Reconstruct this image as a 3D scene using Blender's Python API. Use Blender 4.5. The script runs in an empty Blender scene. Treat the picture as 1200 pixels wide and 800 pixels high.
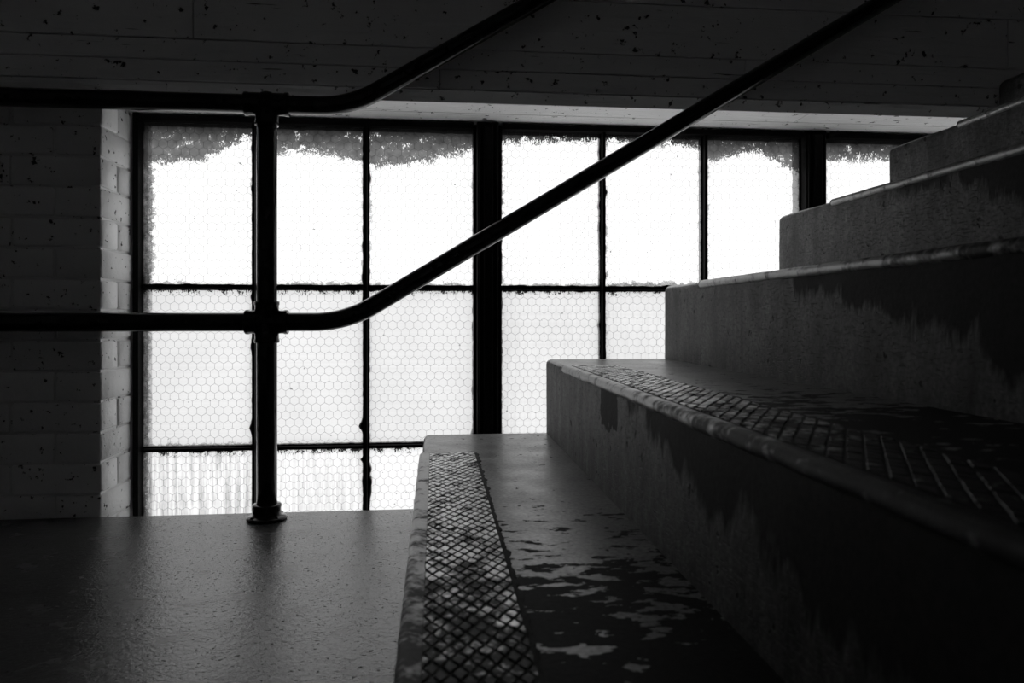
import bpy, bmesh, math, random
from mathutils import Vector, noise as mnoise

scene = bpy.context.scene
COL = scene.collection

# ------------------------------------------------------------------ camera
F_PX = 870.0
EYE = 0.459
cam_data = bpy.data.cameras.new('camera')
cam_data.sensor_fit = 'HORIZONTAL'
cam_data.sensor_width = 36.0
cam_data.lens = 36.0 * F_PX / 1200.0
cam_data.shift_y = -29.0 / 1200.0
cam_data.clip_start = 0.02
cam_data.dof.use_dof = True
cam_data.dof.focus_distance = 1.75
cam_data.dof.aperture_fstop = 8.0
cam = bpy.data.objects.new('camera', cam_data)
COL.objects.link(cam)
cam.location = (0, 0, EYE)
cam.rotation_euler = (math.radians(90), 0, -math.atan(90.0 / F_PX))
scene.camera = cam

# ------------------------------------------------------------------ overcast daylight outside
world = bpy.data.worlds.new('overcast_sky')
scene.world = world
world.use_nodes = True
bg = world.node_tree.nodes['Background']
bg.inputs['Color'].default_value = (1, 1, 1, 1)
bg.inputs['Strength'].default_value = 1.7

scene.view_settings.view_transform = 'Standard'
scene.view_settings.look = 'None'
scene.view_settings.gamma = 1.0
scene.view_settings.use_curve_mapping = False
scene.view_settings.exposure = 0.0
scene.cycles.max_bounces = 7
scene.cycles.diffuse_bounces = 4
scene.cycles.transparent_max_bounces = 12
scene.cycles.caustics_reflective = True
scene.cycles.sample_clamp_indirect = 4.0

# ------------------------------------------------------------------ node helper
class G:
    def __init__(self, name):
        self.m = bpy.data.materials.new(name)
        self.m.use_nodes = True
        self.t = self.m.node_tree
        self.t.nodes.clear()
        self.out = self.t.nodes.new('ShaderNodeOutputMaterial')
        self._co = None

    def put(self, sock, v):
        if v is None:
            return
        if isinstance(v, (int, float)):
            if sock.type == 'RGBA':
                sock.default_value = (v, v, v, 1)
            elif sock.type == 'VECTOR':
                sock.default_value = (v, v, v)
            else:
                sock.default_value = v
        elif isinstance(v, tuple):
            sock.default_value = v
        else:
            self.t.links.new(v, sock)

    def co(self):
        if self._co is None:
            n = self.t.nodes.new('ShaderNodeTexCoord')
            self._co = n.outputs['Object']
        return self._co

    def geo(self, what):
        return self.t.nodes.new('ShaderNodeNewGeometry').outputs[what]

    def rnd(self):
        return self.t.nodes.new('ShaderNodeObjectInfo').outputs['Random']

    def attr(self, name):
        n = self.t.nodes.new('ShaderNodeAttribute')
        n.attribute_type = 'OBJECT'
        n.attribute_name = name
        return n.outputs['Fac']

    def xyz(self, v):
        n = self.t.nodes.new('ShaderNodeSeparateXYZ')
        self.put(n.inputs[0], v)
        return n.outputs

    def vec(self, x, y, z):
        n = self.t.nodes.new('ShaderNodeCombineXYZ')
        for i, v in enumerate((x, y, z)):
            self.put(n.inputs[i], v)
        return n.outputs[0]

    def ma(self, op, a, b=None, c=None, clamp=False):
        n = self.t.nodes.new('ShaderNodeMath')
        n.operation = op
        n.use_clamp = clamp
        self.put(n.inputs[0], a)
        self.put(n.inputs[1], b)
        if c is not None:
            self.put(n.inputs[2], c)
        return n.outputs[0]

    def vm(self, op, a, b):
        n = self.t.nodes.new('ShaderNodeVectorMath')
        n.operation = op
        self.put(n.inputs[0], a)
        self.put(n.inputs[1], b)
        return n.outputs[0]

    def noise(self, scale, detail=3, rough=.55, vec=None, dist=0.0):
        n = self.t.nodes.new('ShaderNodeTexNoise')
        self.put(n.inputs['Vector'], vec if vec is not None else self.co())
        n.inputs['Scale'].default_value = scale
        n.inputs['Detail'].default_value = detail
        n.inputs['Roughness'].default_value = rough
        n.inputs['Distortion'].default_value = dist
        return n.outputs['Fac']

    def ramp(self, v, a, b, lo=0.0, hi=1.0):
        n = self.t.nodes.new('ShaderNodeMapRange')
        n.clamp = True
        self.put(n.inputs[0], v)
        self.put(n.inputs[1], a)
        self.put(n.inputs[2], b)
        self.put(n.inputs[3], lo)
        self.put(n.inputs[4], hi)
        return n.outputs[0]

    def mix(self, f, a, b):
        n = self.t.nodes.new('ShaderNodeMix')
        n.data_type = 'FLOAT'
        self.put(n.inputs[0], f)
        self.put(n.inputs[2], a)
        self.put(n.inputs[3], b)
        return n.outputs[0]

    def bump(self, h, strength, dist, normal=None):
        n = self.t.nodes.new('ShaderNodeBump')
        n.inputs['Strength'].default_value = strength
        n.inputs['Distance'].default_value = dist
        self.put(n.inputs['Height'], h)
        if normal is not None:
            self.put(n.inputs['Normal'], normal)
        return n.outputs[0]

    def bsdf(self, col, rough=.5, normal=None, spec=.5, metal=0.0):
        n = self.t.nodes.new('ShaderNodeBsdfPrincipled')
        if not isinstance(col, (int, float)):
            c = self.t.nodes.new('ShaderNodeCombineColor')
            for i in range(3):
                self.put(c.inputs[i], col)
            col = c.outputs[0]
        self.put(n.inputs['Base Color'], col)
        self.put(n.inputs['Roughness'], rough)
        self.put(n.inputs['Specular IOR Level'], spec)
        self.put(n.inputs['Metallic'], metal)
        if normal is not None:
            self.put(n.inputs['Normal'], normal)
        self.t.links.new(n.outputs[0], self.out.inputs[0])
        return self.m


# ------------------------------------------------------------------ materials
def mat_floor():
    g = G('worn_painted_concrete_floor')
    big = g.noise(2.2, 3)
    mid = g.noise(14, 4)
    fine = g.noise(180, 3)
    sx = g.vm('MULTIPLY', g.co(), (55.0, 80.0, 1.0))
    trowel = g.noise(1.0, 5, .65, vec=sx, dist=.6)
    pits = g.ramp(g.noise(1.0, 3, .6, vec=g.vm('MULTIPLY', g.co(), (130.0, 190.0, 1.0)), dist=.3), .635, .68)
    scr = g.ramp(g.noise(1.0, 2, vec=g.vm('MULTIPLY', g.co(), (160.0, 14.0, 1.0))), .70, .76)
    c = g.ma('MULTIPLY_ADD', big, .05, .025)
    c = g.ma('MULTIPLY_ADD', g.ma('SUBTRACT', mid, .5), .06, c)
    c = g.mix(pits, c, .015)
    c = g.ma('MULTIPLY_ADD', scr, .018, c)
    r = g.mix(pits, g.ramp(mid, .25, .75, .19, .30), .8)
    hgt = g.ma('ADD', g.ma('MULTIPLY', trowel, .5), g.ma('MULTIPLY', fine, .35))
    hgt = g.ma('SUBTRACT', hgt, g.ma('MULTIPLY', pits, .6))
    n = g.bump(hgt, .75, .0026)
    return g.bsdf(c, r, n, g.mix(pits, 1.0, .1))


def mat_step():
    g = G('chipped_grey_stair_paint')
    P = g.xyz(g.co())
    N = g.xyz(g.geo('Normal'))
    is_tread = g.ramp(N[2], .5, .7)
    seed = g.ma('MULTIPLY', g.attr('seed'), 7.31)
    co = g.vm('ADD', g.co(), g.vec(seed, 0.0, 0.0))
    fine = g.noise(160, 3, vec=co)
    mid = g.noise(16, 4, vec=co)
    # tread: paint walked off, ragged cross-wise edges; near-end dark also stands for deep shade
    yl = g.ma('SUBTRACT', P[1], g.attr('near_dark'))
    w1 = g.noise(1.0, 5, .62, vec=g.vm('MULTIPLY', co, (24.0, 48.0, 22.0)))
    w2 = g.noise(7.0, 3, vec=co)
    near_dark = g.ramp(yl, -1.30, -.55, .44, 0.0)
    wv = g.ma('ADD', near_dark, g.ma('ADD', g.ma('MULTIPLY', g.ma('SUBTRACT', w1, .5), 1.1), g.ma('MULTIPLY', g.ma('SUBTRACT', w2, .5), .5)))
    worn_t = g.ramp(wv, .245, .265)
    # riser: bare and dark under the nosing where feet strike, deep shade painted in at the near end, brushed paint left towards the foot
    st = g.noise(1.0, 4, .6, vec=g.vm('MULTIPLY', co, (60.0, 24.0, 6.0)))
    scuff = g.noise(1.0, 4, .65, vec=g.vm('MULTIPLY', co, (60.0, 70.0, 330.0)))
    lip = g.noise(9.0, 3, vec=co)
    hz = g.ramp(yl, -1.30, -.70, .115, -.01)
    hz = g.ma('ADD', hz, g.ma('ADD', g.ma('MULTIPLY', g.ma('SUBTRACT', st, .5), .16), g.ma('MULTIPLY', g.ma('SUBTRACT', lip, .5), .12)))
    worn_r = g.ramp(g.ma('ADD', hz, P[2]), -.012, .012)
    # one deep chip below the lip of the second step
    cy = g.ma('SUBTRACT', g.ma('ABSOLUTE', g.ma('ADD', P[1], .665)), .052)
    cz = g.ma('SUBTRACT', g.ma('MULTIPLY', P[2], -1.0), .070)
    cd = g.ma('ADD', g.ma('MAXIMUM', cy, cz), g.ma('MULTIPLY', g.ma('SUBTRACT', g.noise(30, 3, vec=co), .5), .06))
    worn_r = g.ma('MAXIMUM', worn_r, g.ma('MULTIPLY', g.ramp(cd, -.002, .002, 1.0, 0.0), g.attr('chip')))
    worn_r = g.ma('MAXIMUM', worn_r, g.ma('MULTIPLY', g.ramp(scuff, .54, .68), .5))
    chips = g.ramp(g.noise(42, 3, vec=co), .665, .69)
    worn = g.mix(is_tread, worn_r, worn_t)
    worn = g.ma('MAXIMUM', worn, chips)
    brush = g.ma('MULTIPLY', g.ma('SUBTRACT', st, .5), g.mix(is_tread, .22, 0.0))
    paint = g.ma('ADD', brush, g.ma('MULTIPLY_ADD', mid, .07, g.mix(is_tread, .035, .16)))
    paint = g.ma('MULTIPLY', paint, g.ramp(fine, .3, .7, .55, 1.5))
    paint = g.ma('MULTIPLY', paint, g.ramp(lip, .3, .7, .75, 1.35))
    paint = g.ma('MAXIMUM', paint, .012)
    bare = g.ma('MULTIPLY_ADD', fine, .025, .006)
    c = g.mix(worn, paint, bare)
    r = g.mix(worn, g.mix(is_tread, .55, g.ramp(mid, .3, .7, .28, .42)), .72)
    hgt = g.ma('ADD', g.ma('MULTIPLY', fine, .25), g.ma('MULTIPLY', g.ma('SUBTRACT', 1.0, worn), .7))
    hgt = g.ma('ADD', hgt, g.ma('MULTIPLY', w1, .3))
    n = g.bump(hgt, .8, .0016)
    return g.bsdf(c, r, n, g.mix(worn, g.mix(is_tread, .22, .58), .15))


def mat_nosing(name, lo, hi, metal, spec):
    g = G(name)
    m = g.noise(26, 4, .6)
    f = g.noise(150, 3)
    near_dark = g.ramp(g.xyz(g.co())[1], -1.35, -.78, 1.0, 0.0)  # darker towards the near end
    w = g.ramp(g.ma('ADD', g.ma('MULTIPLY', m, .75), g.ma('ADD', g.ma('MULTIPLY', f, .25), g.ma('MULTIPLY', near_dark, .22))), .52, .64)
    c = g.mix(w, hi, lo)
    n = g.bump(g.ma('ADD', f, g.ma('MULTIPLY', m, .8)), .6, .0012)
    return g.bsdf(c, g.mix(w, .36, .60), n, g.mix(w, spec, .25), g.mix(w, metal, 0.0))


def mat_whitewash(name, base, plank=False):
    g = G(name)
    seed = g.ma('MULTIPLY', g.rnd(), 40.0)
    co = g.vm('ADD', g.co(), g.vec(seed, seed, seed))
    big = g.noise(7, 3, vec=co)
    fine = g.noise(130, 3, vec=co)
    spots = g.ramp(g.noise(55 if not plank else 48, 3, .6, vec=co), .64, .685)
    c = g.ma('MULTIPLY_ADD', g.ma('SUBTRACT', big, .5), .16, base)
    c = g.ma('MULTIPLY_ADD', g.ma('SUBTRACT', g.rnd(), .5), .07, c)
    if plank:
        s = g.vm('MULTIPLY', co, (3.0, 45.0, 45.0))
        grain = g.noise(1.0, 4, .6, vec=s, dist=1.6)
        scr = g.ramp(g.noise(1.0, 3, vec=g.vm('MULTIPLY', co, (5.0, 90.0, 90.0))), .70, .74)
        spots = g.ma('MAXIMUM', spots, scr)
        hgt = g.ma('ADD', g.ma('MULTIPLY', grain, 1.0), g.ma('MULTIPLY', fine, .15))
        k, d = .8, .003
    else:
        lump = g.noise(28, 4, .6, vec=co)
        hgt = g.ma('ADD', g.ma('MULTIPLY', lump, 1.0), g.ma('MULTIPLY', fine, .2))
        k, d = .8, .005
    hgt = g.ma('SUBTRACT', hgt, g.ma('MULTIPLY', spots, .5))
    c = g.mix(spots, c, .06)
    return g.bsdf(c, .62, g.bump(hgt, k, d), .3)


def mat_plain(name, base, rough=.8, amp=.15, scale=6.0, spec=.3, bump=.3):
    g = G(name)
    n1 = g.noise(scale, 4)
    n2 = g.noise(scale * 18, 3)
    c = g.ma('MULTIPLY', base, g.ma('MULTIPLY_ADD', g.ma('SUBTRACT', n1, .5), amp * 2, 1.0))
    return g.bsdf(c, rough, g.bump(g.ma('ADD', n1, g.ma('MULTIPLY', n2, .4)), bump, .002), spec)


def mat_pipe():
    g = G('glossy_black_pipe_paint')
    n = g.bump(g.ma('ADD', g.noise(40, 3), g.ma('MULTIPLY', g.noise(190, 2), .3)), .35, .0012)
    return g.bsdf(g.ma('MULTIPLY_ADD', g.noise(30, 3), .008, .004), g.ramp(g.noise(22, 3), .3, .7, .09, .16), n, .3)


def mat_steel():
    g = G('rusty_black_window_steel')
    f = g.noise(120, 4, .6)
    fl = g.ramp(g.noise(70, 3), .68, .72)
    c = g.mix(fl, g.ma('MULTIPLY_ADD', f, .006, .002), .03)
    return g.bsdf(c, .7, g.bump(f, .8, .002), .12)


def mat_pane():
    """Obscure wired glass seen from inside: sky light comes through partly straight, partly scattered;
    grime, flaked coating and run marks hold it back."""
    g = G('dirty_obscure_glass')
    P = g.xyz(g.co())
    seed = g.attr('seed')
    off = g.vec(g.ma('MULTIPLY', seed, 3.7), 0.0, g.ma('MULTIPLY', seed, 1.9))
    co = g.vm('ADD', g.co(), off)
    hw, hh = g.attr('half_width'), g.attr('half_height')
    t = g.ma('DIVIDE', g.ma('ADD', P[0], hw), g.ma('MULTIPLY', hw, 2.0))
    depth = g.ma('SUBTRACT', hh, P[2])
    a, b, c = g.attr('grime_a'), g.attr('grime_b'), g.attr('grime_c')
    lvl = g.ma('ADD', a, g.ma('MULTIPLY', g.ma('SUBTRACT', b, a), g.ma('MULTIPLY', t, 2.0, clamp=True)))
    lvl = g.ma('ADD', lvl, g.ma('MULTIPLY', g.ma('SUBTRACT', c, b), g.ma('MULTIPLY_ADD', t, 2.0, -1.0, clamp=True)))
    n1 = g.ma('SUBTRACT', g.noise(38, 3, .6, vec=co), .5)
    flake = g.ma('SUBTRACT', g.noise(1.0, 4, .7, vec=g.vm('MULTIPLY', co, (330.0, 1.0, 150.0))), .5)
    rag = g.ma('ADD', g.ma('MULTIPLY', n1, .075), g.ma('MULTIPLY', flake, .085))
    top = g.ramp(g.ma('SUBTRACT', g.ma('ADD', lvl, rag), depth), -.0006, .0006)
    holes = g.ramp(g.ma('ADD', flake, g.ma('MULTIPLY', n1, 1.0)), .185, .20)
    holes = g.ma('MULTIPLY', holes, g.ramp(depth, .010, .018))
    top = g.ma('MULTIPLY', top, g.ma('SUBTRACT', 1.0, holes))
    fine = g.ma('SUBTRACT', g.noise(170, 4, .7, vec=co), .5)
    rag2 = g.ma('ADD', g.ma('MULTIPLY', n1, .050), g.ma('MULTIPLY', fine, .040))
    lside = g.ramp(g.ma('SUBTRACT', g.ma('ADD', g.attr('grime_side'), rag2), g.ma('ADD', P[0], hw)), -.0015, .0015)
    rside = g.ramp(g.ma('SUBTRACT', g.ma('ADD', .001, g.ma('MULTIPLY', rag2, .5)), g.ma('SUBTRACT', hw, P[0])), -.0015, .0015)
    bot = g.ramp(g.ma('SUBTRACT', g.ma('ADD', g.attr('grime_foot'), g.ma('MULTIPLY', rag2, .9)), g.ma('ADD', P[2], hh)), -.0015, .0015)
    edge = g.ma('MAXIMUM', lside, g.ma('MAXIMUM', rside, bot))
    # transmission of the coating
    tt = g.ramp(depth, .006, .060, .012, .125)
    tt = g.ma('MULTIPLY', tt, g.ramp(n1, -.25, .25, .55, 1.35))
    te = g.ma('MULTIPLY', g.ramp(fine, -.2, .2, .08, .5), g.ramp(n1, -.2, .2, .4, 1.3))
    runs = g.noise(1.0, 4, .65, vec=g.vm('MULTIPLY', co, (95.0, 1.0, 5.0)))
    run = g.ma('MULTIPLY', g.ramp(runs, .44, .64), g.attr('runs'))
    run = g.ma('MULTIPLY', run, g.ramp(g.noise(1.0, 3, .7, vec=g.vm('MULTIPLY', co, (160.0, 1.0, 40.0))), .25, .7, .35, 1.0))
    speck = g.ramp(g.noise(60, 2, vec=co), .735, .75)
    base = g.ma('MULTIPLY', g.attr('clear'), g.ramp(g.noise(5.0, 2, vec=co), .3, .7, .95, 1.03))
    band = g.noise(1.0, 2, vec=g.vm('MULTIPLY', co, (2.0, 1.0, 160.0)))
    base = g.ma('MULTIPLY', base, g.ramp(band, .35, .7, 1.0, .95))
    v = g.ma('MULTIPLY', base, g.ma('SUBTRACT', 1.0, run))
    v = g.mix(speck, v, .25)
    v = g.mix(edge, v, te)
    v = g.mix(top, v, tt)
    v = g.ma('MINIMUM', v, .99)
    cc = g.t.nodes.new('ShaderNodeCombineColor')
    for i in range(3):
        g.put(cc.inputs[i], v)
    tr = g.t.nodes.new('ShaderNodeBsdfTransparent')
    tl = g.t.nodes.new('ShaderNodeBsdfTranslucent')
    mx = g.t.nodes.new('ShaderNodeMixShader')
    mx.inputs[0].default_value = .40
    g.t.links.new(cc.outputs[0], tr.inputs[0])
    g.t.links.new(cc.outputs[0], tl.inputs[0])
    g.t.links.new(tr.outputs[0], mx.inputs[1])
    g.t.links.new(tl.outputs[0], mx.inputs[2])
    g.t.links.new(mx.outputs[0], g.out.inputs[0])
    return g.m


def mat_clear():
    g = G('clear_inner_glass_face')
    tr = g.t.nodes.new('ShaderNodeBsdfTransparent')
    tr.inputs[0].default_value = (.99, .99, .99, 1)
    g.t.links.new(tr.outputs[0], g.out.inputs[0])
    return g.m


M_FLOOR = mat_floor()
M_STEP = mat_step()
M_NOSE = mat_nosing('worn_iron_nosing', .03, .30, .35, .6)
M_LOZ = mat_nosing('worn_iron_lozenges', .04, .62, .75, .6)
M_GROOVE = mat_plain('black_groove_bed', .03, .85, .4, 60)  # black colour deepens the shade in the nosing grooves
M_BRICK = mat_whitewash('whitewashed_brick', .88)
M_MORTAR = mat_whitewash('whitewashed_mortar', .80)
M_PLANK = mat_whitewash('white_painted_board', .90, True)
M_CORE = mat_plain('dirty_plaster_core', .30)
M_WALL = mat_plain('dull_white_plaster', .88)
M_DARK = mat_plain('old_cream_plaster', .86)
M_PIPE = mat_pipe()
M_STEEL = mat_steel()
M_PANE = mat_pane()
M_CLEAR = mat_clear()
M_WIRE = mat_plain('dull_steel_wire', .03, .6)
M_SILL = mat_plain('dark_stone_sill', .10)


# ------------------------------------------------------------------ mesh helpers
def mesh_from(name, verts, faces, mats, smooth=False, fmat=None):
    me = bpy.data.meshes.new(name)
    me.from_pydata([tuple(v) for v in verts], [], faces)
    for m in (mats if isinstance(mats, (list, tuple)) else [mats]):
        me.materials.append(m)
    if fmat:
        for p, k in zip(me.polygons, fmat):
            p.material_index = k
    bm = bmesh.new()
    bm.from_mesh(me)
    bmesh.ops.recalc_face_normals(bm, faces=bm.faces)
    bm.to_mesh(me)
    bm.free()
    if smooth:
        for p in me.polygons:
            p.use_smooth = True
    return me


def add(name, me, parent=None, loc=(0, 0, 0), rot=(0, 0, 0)):
    o = bpy.data.objects.new(name, me)
    COL.objects.link(o)
    o.location = loc
    o.rotation_euler = rot
    if parent is not None:
        o.parent = parent
    return o


def box_mesh(name, lo, hi, mat, bevel=0.0, seg=1):
    bm = bmesh.new()
    bmesh.ops.create_cube(bm, size=1.0)
    for v in bm.verts:
        v.co = Vector([lo[i] + (hi[i] - lo[i]) * (v.co[i] + .5) for i in range(3)])
    if bevel:
        bmesh.ops.bevel(bm, geom=list(bm.edges), offset=bevel, segments=seg, affect='EDGES', profile=.6)
    me = bpy.data.meshes.new(name)
    bm.to_mesh(me)
    bm.free()
    me.materials.append(mat)
    return me


def structure(name, lo, hi, mat, bevel=0.0, label=None, cat='wall'):
    o = add(name, box_mesh(name, lo, hi, mat, bevel))
    o['kind'] = 'structure'
    o['label'] = label or name.replace('_', ' ')
    o['category'] = cat
    return o


def tube(name, pts, radii, mat, seg=24, cap=True):
    """swept round bar along pts (list of Vector), one radius for each"""
    pts = [Vector(p) for p in pts]
    if not isinstance(radii, (list, tuple)):
        radii = [radii] * len(pts)
    verts, faces = [], []
    ref = None
    for i, p in enumerate(pts):
        if i == 0:
            d = pts[1] - p
        elif i == len(pts) - 1:
            d = p - pts[i - 1]
        else:
            d = (pts[i + 1] - p).normalized() + (p - pts[i - 1]).normalized()
        if d.length < 1e-9:
            d = last
        d.normalize()
        last = d
        if ref is None:
            ref = Vector((0, 1, 0)) if abs(d.y) < .9 else Vector((1, 0, 0))
        a = (ref - d * ref.dot(d)).normalized()
        b = d.cross(a)
        for k in range(seg):
            t = 2 * math.pi * k / seg
            verts.append(p + (a * math.cos(t) + b * math.sin(t)) * radii[i])
    n = len(pts)
    for i in range(n - 1):
        for k in range(seg):
            k2 = (k + 1) % seg
            faces.append((i * seg + k, i * seg + k2, (i + 1) * seg + k2, (i + 1) * seg + k))
    if cap:
        faces.append(tuple(range(seg - 1, -1, -1)))
        faces.append(tuple(range((n - 1) * seg, n * seg)))
    me = mesh_from(name, verts, faces, mat, smooth=True)
    me.shade_smooth() if hasattr(me, 'shade_smooth') else None
    return me


def sharp(me, ang=40):
    try:
        me.set_sharp_from_angle(angle=math.radians(ang))
    except Exception:
        pass
    return me


def join(name, meshes, mat):
    verts, faces = [], []
    for me in meshes:
        k = len(verts)
        verts += [v.co.copy() for v in me.vertices]
        faces += [tuple(i + k for i in p.vertices) for p in me.polygons]
    me = bpy.data.meshes.new(name)
    me.from_pydata([tuple(v) for v in verts], [], faces)
    me.materials.append(mat)
    for p in me.polygons:
        p.use_smooth = True
    return sharp(me, 35)


# ================================================================== THE SETTING
RISE, RUN = .178, .295
STAIR_END = 1.795
NOSE0 = -.027
ROOM_L, ROOM_R, ROOM_F, ROOM_T = -2.3, 3.7, -1.15, 2.9

# landing slab with a softened far edge
fl = structure('floor', (ROOM_L, ROOM_F, -.60), (ROOM_R, STAIR_END, 0.0), M_FLOOR, .006,
               'grey worn painted concrete landing below the stairs', 'floor')
structure('ceiling', (ROOM_L, ROOM_F, ROOM_T), (ROOM_R, 2.12, ROOM_T + .12), M_DARK, 0, 'dark ceiling high above the stairs', 'ceiling')
structure('wall_front', (ROOM_L, ROOM_F - .12, -.6), (ROOM_R, ROOM_F, ROOM_T), M_WALL, 0, 'plaster wall on the near side of the stairs')
structure('wall_far_left', (ROOM_L - .12, ROOM_F, -.6), (ROOM_L, 2.12, ROOM_T), M_DARK, 0, 'dark plaster wall at the left end of the landing')
structure('wall_far_right', (ROOM_R, ROOM_F, -.6), (ROOM_R + .12, 2.12, ROOM_T), M_DARK, 0, 'dark plaster wall at the top of the stairs')

# spandrel above the window: boards nailed over a core
SOF = .977
wb = structure('wall_back', (ROOM_L, 1.800, SOF + .012), (ROOM_R, 2.12, ROOM_T), M_CORE, 0,
               'white painted board clad beam across the top of the window')
rng = random.Random(4)
z = 1.003
rows = [.049, .050, .128, .128, .130, .128, .13]
for ri, hgt in enumerate(rows):
    x = ROOM_L + .01
    first = True
    while x < ROOM_R - .02:
        ln = rng.uniform(1.3, 2.4) if not first else rng.uniform(.5, 1.9)
        first = False
        x2 = min(x + ln, ROOM_R - .01)
        dy = rng.uniform(-.0012, .0012)
        gap = .0012 + rng.random() * .0012
        add('board', box_mesh('board', (x + .0006, 1.788 + dy, z + gap), (x2 - .0006, 1.800, z + hgt), M_PLANK, .0018), wb)
        x = x2
    z += hgt
# chamfered bottom board (its slanted face looks down at the landing) and the soffit boards
def chamfer(x0, x1, d=0.0):
    prof = [(1.801, .9775), (1.7885 + d, 1.0025), (1.801, 1.0025)]
    verts, faces = [], []
    n = max(2, int((x1 - x0) / .03))
    for i in range(n + 1):
        x = x0 + (x1 - x0) * i / n
        for j, (y, zz) in enumerate(prof):
            jy = mnoise.noise(Vector((x * 9, j * 3.1, 5))) * .0007 if j < 2 else 0
            verts.append((x, y + jy, zz + jy * .6))
    for i in range(n):
        for j in range(3):
            a, b = i * 3 + j, i * 3 + (j + 1) % 3
            faces.append((a, b, b + 3, a + 3))
    faces.append((0, 1, 2))
    faces.append((n * 3 + 2, n * 3 + 1, n * 3))
    return mesh_from('chamfered_board', verts, faces, M_PLANK)
for x0, x1 in ((ROOM_L + .01, -.62), (-.619, 1.42), (1.421, ROOM_R - .01)):
    add('chamfered_board', chamfer(x0, x1), wb)
for y0, y1, xs in ((1.8015, 1.892, (-.775, .95, 1.96)), (1.8935, 2.06, (-.775, .62, 1.96))):
    for a, b in zip(xs[:-1], xs[1:]):
        add('soffit_board', box_mesh('soffit_board', (a + .0006, y0, SOF), (b - .0006, y1, SOF + .012), M_PLANK, .0015), wb)

# ---- brick wall left of the window, whitewashed; bricks proud of recessed joints
CORNER, FACE, REVEAL = -.765, 1.800, 1.972
wl = structure('wall_left', (ROOM_L, FACE + .0048, -.6), (CORNER - .0048, 2.12, SOF + .012), M_MORTAR, 0,
               'whitewashed brick wall beside the window with a bright lit reveal')
rng = random.Random(11)
COURSE = .0707
_bc = {}
def brick(x0, x1, y0, y1, z0, z1):
    k = rng.randint(0, 2)
    lx, ly, lz = round(x1 - x0, 4), round(y1 - y0, 4), round(z1 - z0, 4)
    key = (lx, ly, lz, k)
    if key not in _bc:
        me = box_mesh('brick', (-lx / 2, -ly / 2, -lz / 2), (lx / 2, ly / 2, lz / 2), M_BRICK, .0028 + .001 * k)
        r2 = random.Random(hash(key) & 0xffff)
        for v in me.vertices:
            v.co += Vector((r2.uniform(-1, 1) * .0009, r2.uniform(-1, 1) * .0009, r2.uniform(-1, 1) * .0012))
        for p in me.polygons:
            p.use_smooth = True
        sharp(me, 60)
        _bc[key] = me
    add('brick', _bc[key], wl, ((x0 + x1) / 2 + rng.uniform(-.0015, .0012), (y0 + y1) / 2 + rng.uniform(-.0015, .0010), (z0 + z1) / 2),
        (rng.uniform(-.006, .006), rng.uniform(-.004, .004), rng.uniform(-.006, .006)))
jt = .0048
zt = .897 + COURSE
ci = 0
while zt > -.30:
    z1 = min(zt, SOF - .001)
    z0 = zt - COURSE + jt
    if z1 - z0 > .02:
        if ci % 2 == 0:     # stretcher at the corner, closer behind it in the reveal
            brick(CORNER - .195, CORNER, FACE, FACE + .088, z0, z1)
            brick(CORNER - .10, CORNER, FACE + .088 + jt, REVEAL, z0, z1)
            x = CORNER - .195 - jt
        else:               # header at the corner running the whole reveal
            brick(CORNER - .100, CORNER, FACE, REVEAL, z0, z1)
            x = CORNER - .100 - jt
        if zt > -.02:
            while x > ROOM_L + .03:
                xx = max(x - .200, ROOM_L + .004)
                brick(xx, x, FACE, FACE + .06, z0, z1)
                x = xx - jt
    zt -= COURSE
    ci += 1
wr = structure('wall_right', (1.962, FACE, -.6), (ROOM_R, 2.12, SOF + .012), M_MORTAR, 0,
               'whitewashed wall hidden behind the upper stairs')
structure('trim_1', (CORNER - .0048, STAIR_END, -.6), (1.962, 2.12, -.315), M_SILL, 0, 'dark stone sill below the landing edge', 'sill')

# ================================================================== THE WINDOW
win = bpy.data.objects.new('window_1', None)
COL.objects.link(win)
win['kind'] = 'structure'
win['label'] = 'tall steel framed factory window of dirty wired glass panes behind the stairs'
win['category'] = 'window'

def ragged_bar(name, length, width, y0, y1, seed, amp=.0016, ridge=.45, lumps=(), step=.005):
    """steel glazing bar along +z, its putty edges uneven"""
    n = max(2, int(length / step))
    r = random.Random(seed)
    lum = [(r.uniform(0, length), r.choice((-1, 1)), r.uniform(.001, .0035), r.uniform(.004, .013)) for _ in range(int(length * 14))]
    lum += list(lumps)
    verts, faces = [], []
    for i in range(n + 1):
        zz = length * i / n
        e = []
        for s in (-1, 1):
            w = width / 2 + mnoise.noise(Vector((seed * 3.3 + s * 7, zz * 60, 1))) * amp + mnoise.noise(Vector((seed * 5.3 + s * 7, zz * 260, 4))) * amp * .7
            for lz, ls, la, lw in lum:
                if ls == s:
                    w += la * math.exp(-((zz - lz) / lw) ** 2)
            e.append(w)
        l, rr = e
        ym = y0 + (y1 - y0) * .55
        prof = [(-l, ym), (-width * .5 * ridge, ym - .002), (-width * .5 * ridge, y0), (width * .5 * ridge, y0),
                (width * .5 * ridge, ym - .002), (rr, ym), (rr * .96, y1), (-l * .96, y1)]
        verts += [(a, b, zz) for a, b in prof]
    m = 8
    for i in range(n):
        for j in range(m):
            a, b = i * m + j, i * m + (j + 1) % m
            faces.append((a, b, b + m, a + m))
    faces.append(tuple(range(m)))
    faces.append(tuple(range(n * m, n * m + m)))
    return mesh_from(name, verts, faces, M_STEEL)

Z_TOP, Z_BOT = .976, -.315
ROWS = [(.544, .955), (.126, .527), (-.295, .110)]      # glass bottom/top for each row
BAYS = [[(-.743, -.475), (-.459, -.191), (-.173, .100)],
        [(.180, .446), (.464, .732), (.750, 1.015)],
        [(1.095, 1.363), (1.379, 1.647), (1.663, 1.935)]]
GY = 1.990
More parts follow.
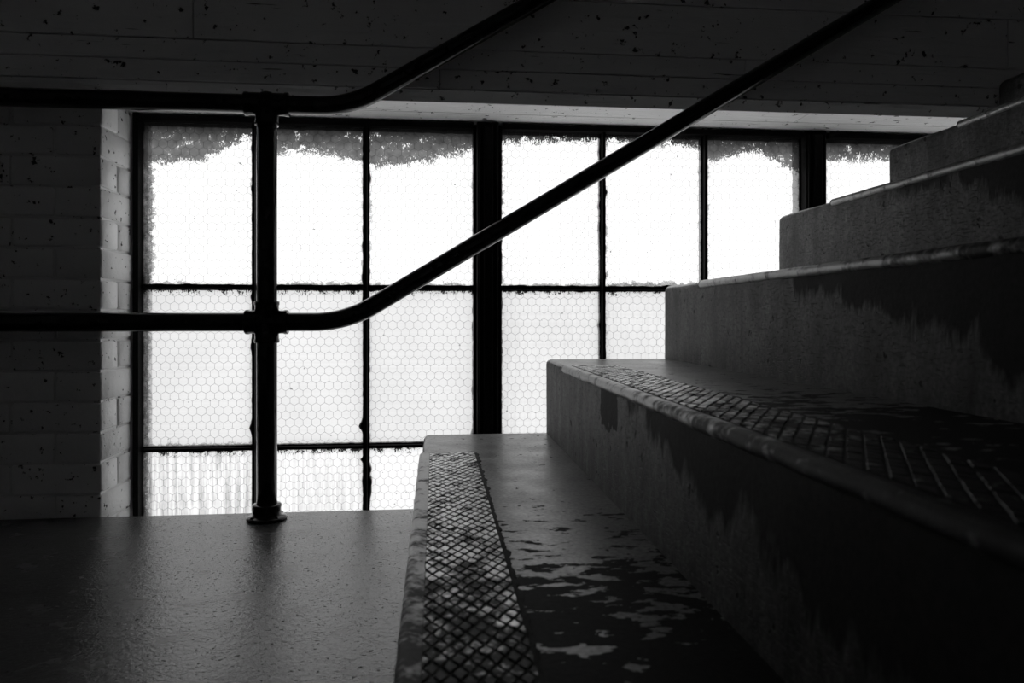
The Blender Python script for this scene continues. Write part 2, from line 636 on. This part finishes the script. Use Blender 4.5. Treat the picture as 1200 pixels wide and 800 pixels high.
# outer frame members
def hbar(name, x0, x1, zc, width, y0, y1, seed, parent, **kw):
    return add(name, ragged_bar(name, x1 - x0, width, y0, y1, seed, **kw), parent, (x0, 0, zc), (0, math.radians(90), 0))
def vbar(name, xc, z0, z1, width, y0, y1, seed, parent, **kw):
    return add(name, ragged_bar(name, z1 - z0, width, y0, y1, seed, **kw), parent, (xc, 0, z0))

vbar('frame_jamb', -.7545, Z_BOT, Z_TOP, .023, 1.966, 2.02, 1, win, amp=.0015, ridge=.6)
vbar('frame_jamb', 1.9475, Z_BOT, Z_TOP, .023, 1.966, 2.02, 2, win, amp=.0015, ridge=.6)
sd = 10
for bi, bay in enumerate(BAYS):
    x0, x1 = bay[0][0], bay[-1][1]
    hbar('frame_head', x0 - .001, x1 + .001, .9655, .021, 1.968, 2.02, sd, win, amp=.0012, ridge=.7); sd += 1
    hbar('frame_sill', x0 - .001, x1 + .001, -.305, .020, 1.968, 2.02, sd, win, amp=.0012, ridge=.7); sd += 1
    for p, q in zip(bay[:-1], bay[1:]):
        lum = ()
        if bi == 0 and q[0] < -.4:
            lum = ((.475, -1, .007, .009),)
        elif bi == 0:
            lum = ((.475, -1, .010, .012), (.386, -1, .007, .005), (.36, 1, .006, .01), (.33, 1, .006, .012), (.30, 1, .005, .02))
        elif q[0] < .5:
            lum = ((1.105, 1, .007, .006),)
        vbar('muntin', (p[1] + q[0]) / 2, Z_BOT + .01, Z_TOP - .012, q[0] - p[1], 1.974, 2.010, sd, win, lumps=lum); sd += 1
    for (za, zb) in ((ROWS[1][1], ROWS[0][0]), (ROWS[2][1], ROWS[1][0])):
        for p in bay:
            hbar('muntin', p[0] - .001, p[1] + .001, (za + zb) / 2, zb - za - .001, 1.976, 2.008, sd, win, amp=.0014); sd += 1
# wide mullions between the bays: channel pair with cover strip
for a, b, s, lum in ((.100, .180, 71, ((.42, -1, .008, .012), (.455, -1, .006, .012), (.325, 1, .007, .02))), (1.015, 1.095, 72, ())):
    xc = (a + b) / 2
    w = b - a
    mo = vbar('mullion', xc, Z_BOT, Z_TOP, w, 1.968, 2.03, s, win, amp=.0018, ridge=.72, lumps=lum)
    add('cover_strip', box_mesh('cover_strip', (-.012, 1.955, 0.005), (.012, 1.9675, Z_TOP - Z_BOT - .012), M_STEEL, .002), mo)
    for sx in (-.0225, .0225):
        add('edge_strip', box_mesh('edge_strip', (sx - .003, 1.960, 0.005), (sx + .003, 1.9675, Z_TOP - Z_BOT - .012), M_STEEL, .001), mo)

# panes: slab of glass, dirt on the weather side, hexagonal wire net inside
HEXW = .0222
_wires = {}
def wire_mesh(w, h, ph):
    key = (round(w, 3), round(h, 3), ph)
    if key in _wires:
        return _wires[key]
    rr = .00027
    a = HEXW / math.sqrt(3)
    verts, faces = [], []
    def seg(p, q):
        def clip(p, q):
            for ax, lim in ((0, w / 2), (1, h / 2)):
                for s in (-1, 1):
                    dp, dq = s * p[ax] - lim, s * q[ax] - lim
                    if dp > 0 and dq > 0:
                        return None
                    if dp > 0 or dq > 0:
                        t = dp / (dp - dq)
                        m = (p[0] + (q[0] - p[0]) * t, p[1] + (q[1] - p[1]) * t)
                        if dp > 0:
                            p = m
                        else:
                            q = m
            return p, q
        c = clip(p, q)
        if not c:
            return
        p, q = c
        d = Vector((q[0] - p[0], 0, q[1] - p[1]))
        if d.length < 1e-5:
            return
        d.normalize()
        nrm = Vector((-d.z, 0, d.x))
        k = len(verts)
        for e in (p, q):
            c0 = Vector((e[0], 0, e[1]))
            for u, v in ((0, 1), (.87, -.5), (-.87, -.5)):
                verts.append(c0 + nrm * u * rr * 1.15 + Vector((0, -v * rr, 0)))
        for i in range(3):
            j = (i + 1) % 3
            faces.append((k + i, k + j, k + 3 + j, k + 3 + i))
    dz = a * 1.5
    ox = (ph % 3) * .0061 + .002
    oz = (ph % 4) * .0047
    for r in range(-2 - int(h / dz / 2), 3 + int(h / dz / 2)):
        for c in range(-2 - int(w / HEXW / 2), 3 + int(w / HEXW / 2)):
            cx = c * HEXW + (HEXW / 2 if r % 2 else 0) + ox
            cz = r * dz + oz
            wob = .0006
            def pt(dx, dzz):
                x, zc = cx + dx, cz + dzz
                nx = mnoise.noise(Vector((x * 70, zc * 70, ph)))
                nz = mnoise.noise(Vector((x * 70, zc * 70, ph + 9)))
                return (x + nx * wob, zc + nz * wob)
            tp, tr, br = pt(0, a), pt(HEXW / 2, a / 2), pt(HEXW / 2, -a / 2)
            tl = pt(-HEXW / 2, a / 2)
            seg(tp, tr)
            seg(tl, tp)
            seg(tr, br)
    _wires[key] = mesh_from('wire_net', verts, faces, M_WIRE)
    return _wires[key]

def pane_mesh(w, h):
    y = .003
    v = [(-w / 2, -y, -h / 2), (w / 2, -y, -h / 2), (w / 2, -y, h / 2), (-w / 2, -y, h / 2),
         (-w / 2, y, -h / 2), (w / 2, y, -h / 2), (w / 2, y, h / 2), (-w / 2, y, h / 2)]
    f = [(0, 1, 2, 3), (7, 6, 5, 4), (0, 4, 5, 1), (1, 5, 6, 2), (2, 6, 7, 3), (3, 7, 4, 0)]
    return mesh_from('pane', v, f, [M_CLEAR, M_PANE], fmat=[0, 1, 0, 0, 0, 0])

# grime_a, grime_b, grime_c: how far the flaked coating hangs down at the left, middle and right
ROW0 = [(.105, .098, .026, .024, .004), (.072, .062, .094, .002, .003), (.105, .090, .050, .001, .004),
        (.030, .022, .018, .001, .003), (.016, .022, .028, .001, .011), (.070, .036, .094, .004, .004),
        (.058, .052, .060, .001, .002), (.05, .04, .06, .002, .004), (.03, .05, .03, .002, .004)]
pi = 0
for ri, (z0, z1) in enumerate(ROWS):
    for bi, bay in enumerate(BAYS):
        for ki, (x0, x1) in enumerate(bay):
            col = bi * 3 + ki
            w, h = x1 - x0 + .004, z1 - z0 + .004
            p = add('pane', pane_mesh(w, h), win, ((x0 + x1) / 2, GY, (z0 + z1) / 2))
            p['seed'] = float(pi * 1.37 + 2)
            p['half_width'] = w / 2
            p['half_height'] = h / 2
            if ri == 0:
                ga, gb, gc, gs, gf = ROW0[col]
                cl, runs = .78, 0.0
            elif ri == 1:
                ga = gb = gc = .001
                gs = .016 if col == 0 else .001
                gf = .007 if col == 0 else .002
                cl, runs = .555, (.08 if col > 2 else 0.0)
            else:
                ga = gb = gc = .004
                gs = .012 if col == 0 else .001
                gf = .0
                cl, runs = .66, (.55 if col == 0 else .34 if col == 1 else .08)
            for kk, vv in (('grime_a', ga), ('grime_b', gb), ('grime_c', gc), ('grime_side', gs), ('grime_foot', gf), ('clear', cl), ('runs', runs)):
                p[kk] = float(vv)
            wn = add('wire_net', wire_mesh(w - .001, h - .001, (pi * 5) % 4), p)
            wn['kind'] = 'stuff'
            pi += 1

# ================================================================== THE STAIRS
N_STEPS = 9
stairs = bpy.data.objects.new('staircase', None)
COL.objects.link(stairs)
stairs.location = (NOSE0, STAIR_END, 0)
stairs['label'] = 'worn concrete staircase with chipped paint and diamond patterned iron nosings, rising right'
stairs['category'] = 'stairs'
NEAR = -(STAIR_END - ROOM_F) + .002

def step_mesh(i):
    """local origin: front top edge at the open (window) end; x into the flight, y away from the window"""
    H = RISE * (i + 1)
    depth = RUN if i < N_STEPS - 1 else (ROOM_R - NOSE0 - RUN * i - .005)
    r = .013
    e0 = -.010 if i >= 5 else 0.0      # the upper steps stop short of the beam
    ys = [e0, e0 - .003, e0 - .008, e0 - .016]
    y = e0 - .03
    while y > NEAR:
        ys.append(y)
        y -= .022 if y > -1.6 else .25
    ys.append(NEAR)
    arc = [(r - r * math.cos(t), -r + r * math.sin(t)) for t in (0, .3, .63, .95, 1.26, math.pi / 2)]
    zs = [-H, -RISE - .0] if i else [-H]
    prof = [(0, zz, 0) for zz in zs] + [(0.0, -RISE * .75, .5), (0, -RISE * .5, .5), (0, -RISE * .25, .6)]
    prof += [(a, b, 1) for a, b in arc] + [(.05, 0, .5), (depth - .03, 0, .3), (depth, 0, 0), (depth, -H, 0)]
    m = len(prof)
    verts, faces = [], []
    for k, yy in enumerate(ys):
        ins = (.010, .0055, .002, 0)[k] if k < 4 else 0
        for j, (x, zz, q) in enumerate(prof):
            nx = mnoise.noise(Vector((i * 5.7 + 1, yy * 22, zz * 14 + x * 6))) * .0022 + mnoise.noise(Vector((i * 3.7 + 1, yy * 70, zz * 30 + x * 6))) * .0012
            nz = mnoise.noise(Vector((i * 9.1, yy * 9, x * 8 + 3))) * .0016
            xx = x + (ins if x < .05 and j < m - 2 else 0) + nx * q
            zq = zz - (ins if zz > -.02 else 0) + nz * (q if zz > -.02 else 0)
            verts.append((xx, yy, zq))
    for k in range(len(ys) - 1):
        for j in range(m):
            a, b = k * m + j, k * m + (j + 1) % m
            faces.append((a, b, b + m, a + m))
    faces.append(tuple(range(m)))
    faces.append(tuple(range((len(ys) - 1) * m, len(ys) * m)))
    me = mesh_from('step', verts, faces, M_STEP, smooth=True)
    return sharp(me, 50)

NS = -.262          # the iron nosing starts this far from the open end
def nosing_mesh(i):
    """iron casting: rounded lip on the front edge and a thin plate let into the tread"""
    verts, faces = [], []
    R = .0085
    cx, cz = .0030, -.0058
    ys, y = [], NS
    while y > NEAR:
        ys.append(y)
        y -= .012 if y > -1.6 else .2
    ys.append(NEAR)
    prof = []
    for k in range(11):
        t = math.radians(-110 + k * 20)      # from under the lip round the front to the top
        prof.append((cx - R * math.cos(t), cz + R * math.sin(t)))
    prof += [(.012, .0014), (.016, .0006), (.104, .0006), (.107, .0008), (.109, .0008), (.110, -.004), (.02, -.006), (.006, -.013)]
    m = len(prof)
    for k, yy in enumerate(ys):
        for j, (x, zz) in enumerate(prof):
            n = mnoise.noise(Vector((i * 4.1, yy * 26, j * .18))) * .0011 + mnoise.noise(Vector((i * 8.1, yy * 110, j * .3))) * .0005
            q = 1.0 if j < 11 else 0.25
            verts.append((x - abs(n) * 0 + n * q, yy, zz + n * q * .7))
    for k in range(len(ys) - 1):
        for j in range(m):
            a, b = k * m + j, k * m + (j + 1) % m
            faces.append((a, b, b + m, a + m))
    faces.append(tuple(range(m)))
    faces.append(tuple(range((len(ys) - 1) * m, len(ys) * m)))
    return sharp(mesh_from('nosing', verts, faces, M_NOSE, smooth=True), 45)

def lozenge_mesh(i):
    """raised diamonds in offset rows"""
    r = random.Random(90 + i)
    verts, faces = [], []
    px, py = .0150, .0255
    gap = .0013
    x0, x1 = .0165, .1075
    nx = int((x1 - x0) / (px / 2))
    ny = int((abs(NEAR) - abs(NS)) / (py / 2)) - 3 if i < 3 else 60
    for b in range(ny):
        for a in range(nx + 1):
            if (a + b) % 2:
                continue
            cx = x0 + a * px / 2
            cy = NS - .008 - b * py / 2
            top = .0022 + r.uniform(-.0006, .0003)
            if r.random() < .04:
                top = .0012
            hx, hy = px / 2 - gap * .5, py / 2 - gap * 1.0
            base, tops = [], []
            for dx, dy in ((-1, 0), (0, -1), (1, 0), (0, 1)):
                jx, jy = r.uniform(-.0006, .0006), r.uniform(-.0008, .0008)
                bx = min(max(cx + dx * hx + jx, x0), x1)
                by = min(cy + dy * hy + jy, NS - .004)
                base.append((bx, by, .0002))
                tops.append((cx + (bx - cx) * .78, cy + (by - cy) * .82, top + r.uniform(-.0003, .0003)))
            k = len(verts)
            verts += base + tops
            faces.append((k + 4, k + 5, k + 6, k + 7))
            for j in range(4):
                j2 = (j + 1) % 4
                faces.append((k + j, k + j2, k + 4 + j2, k + 4 + j))
    return mesh_from('diamond_tread', verts, faces, M_LOZ)

def dark_groove_mesh(i):
    """black bed between the diamonds, groove shade put in by colour; ragged dark gap line behind"""
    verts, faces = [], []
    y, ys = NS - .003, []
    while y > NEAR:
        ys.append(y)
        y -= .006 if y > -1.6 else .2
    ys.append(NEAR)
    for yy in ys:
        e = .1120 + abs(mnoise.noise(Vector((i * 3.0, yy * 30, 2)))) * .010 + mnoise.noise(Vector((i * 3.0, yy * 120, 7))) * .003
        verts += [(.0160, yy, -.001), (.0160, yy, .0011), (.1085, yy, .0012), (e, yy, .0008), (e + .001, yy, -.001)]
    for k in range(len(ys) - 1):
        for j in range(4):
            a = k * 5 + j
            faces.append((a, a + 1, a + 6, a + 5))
    return mesh_from('dark_groove_strip', verts, faces, M_GROOVE)
for i in range(N_STEPS):
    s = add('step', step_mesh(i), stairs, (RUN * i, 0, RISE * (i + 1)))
    s['seed'] = float(i)
    s['near_dark'] = (0.0, .02, .22, .3, .3, .3, .3, .3, .3)[i]
    s['chip'] = 1.0 if i == 1 else 0.0
    n = add('nosing', nosing_mesh(i), s)
    if i < 6:
        d = add('diamond_tread', lozenge_mesh(i), s)
        d['kind'] = 'stuff'
        add('dark_groove_strip', dark_groove_mesh(i), s)

# ================================================================== THE RAILING
rail = bpy.data.objects.new('pipe_railing', None)
COL.objects.link(rail)
PX, PY, PR = -.380, 1.733, .0226
rail.location = (PX, PY, 0)
rail['label'] = 'black painted steel pipe railing with two bent rails standing on the landing edge'
rail['category'] = 'railing'
TOPZ, MIDZ, SL = .941, .447, .606
ang = math.atan(SL)

def rail_path(z, knee, x_end):
    Rb = .26
    T = Rb * math.tan(ang / 2)
    pts = [Vector((ROOM_L + .002 - PX, 0, z)), Vector((-.3, 0, z))]
    cx = knee - T
    for k in range(15):
        t = ang * k / 14
        pts.append(Vector((cx + Rb * math.sin(t), 0, z + Rb * (1 - math.cos(t)))))
    p = pts[-1]
    pts.append(Vector((x_end, 0, p.z + (x_end - p.x) * SL)))
    return pts
X_END = 2.20 - PX
add('top_rail', tube('top_rail', rail_path(TOPZ, .186, X_END), PR * .93, M_PIPE, 32), rail)
add('middle_rail', tube('middle_rail', rail_path(MIDZ, .176, X_END), PR * .93, M_PIPE, 32), rail)
add('post', tube('post', [(0, 0, .012), (0, 0, .3), (0, 0, .6), (0, 0, TOPZ)], PR, M_PIPE, 32), rail)

def collar(p, d, length, r, name='c'):
    """beaded pipe socket from p along d"""
    d = Vector(d).normalized()
    p = Vector(p)
    L = [(0, r), (length * .80, r), (length * .84, r * 1.05), (length * .97, r * 1.05), (length, r * 1.01), (length + .0005, PR * .9)]
    return tube(name, [p + d * a for a, _ in L], [b for _, b in L], M_PIPE, 28)

CR = PR * 1.17
def ball(c, r):
    bm = bmesh.new()
    bmesh.ops.create_uvsphere(bm, u_segments=24, v_segments=14, radius=r)
    bmesh.ops.translate(bm, verts=bm.verts, vec=c)
    me = bpy.data.meshes.new('b')
    bm.to_mesh(me)
    bm.free()
    return me
c0 = (0, 0, MIDZ)
add('cross_fitting', join('cross_fitting', [collar(c0, d, .047, CR) for d in ((1, 0, 0), (-1, 0, 0), (0, 0, 1), (0, 0, -1))] + [ball(c0, CR * 1.02)], M_PIPE), rail)
c1 = (0, 0, TOPZ)
add('tee_fitting', join('tee_fitting', [collar(c1, d, .049, CR * .97) for d in ((1, 0, 0), (-1, 0, 0), (0, 0, -1))] + [ball(c1, CR * 1.10)], M_PIPE), rail)
# base flange
fl_pts = [(0, .0435), (.003, .045), (.006, .044), (.0085, .040), (.0095, .0335), (.012, .0318), (.026, .0312), (.029, .0325), (.033, .0322), (.035, .030), (.036, PR * .98)]
fo = add('base_flange', tube('base_flange', [(0, 0, a) for a, _ in fl_pts], [b for _, b in fl_pts], M_PIPE, 36), rail)
for k in range(4):
    t = math.radians(45 + 90 * k)
    add('bolt', tube('bolt', [(0, 0, .007), (0, 0, .011), (0, 0, .012)], [.0042, .0042, .002], M_PIPE, 6), fo, (.0375 * math.cos(t), .0375 * math.sin(t), 0))
# wall flange where the rails run into the left wall, and the upper post on the flight
for zz in (TOPZ, MIDZ):
    add('wall_flange', tube('wall_flange', [(ROOM_L + .0005 - PX, 0, zz), (ROOM_L + .008 - PX, 0, zz), (ROOM_L + .03 - PX, 0, zz)], [.044, .042, .030], M_PIPE, 24), rail)
step_i = int((2.20 - NOSE0) / RUN)
top_at = TOPZ + SL * (X_END - .186)
mid_at = MIDZ + SL * (X_END - .176)
add('upper_post', tube('upper_post', [(X_END, 0, RISE * (step_i + 1)), (X_END, 0, 2.0), (X_END, 0, top_at)], PR, M_PIPE, 24), rail)
for zz in (top_at, mid_at):
    add('elbow_fitting', ball((X_END, 0, zz), CR * 1.25), rail).data.materials.append(M_PIPE)
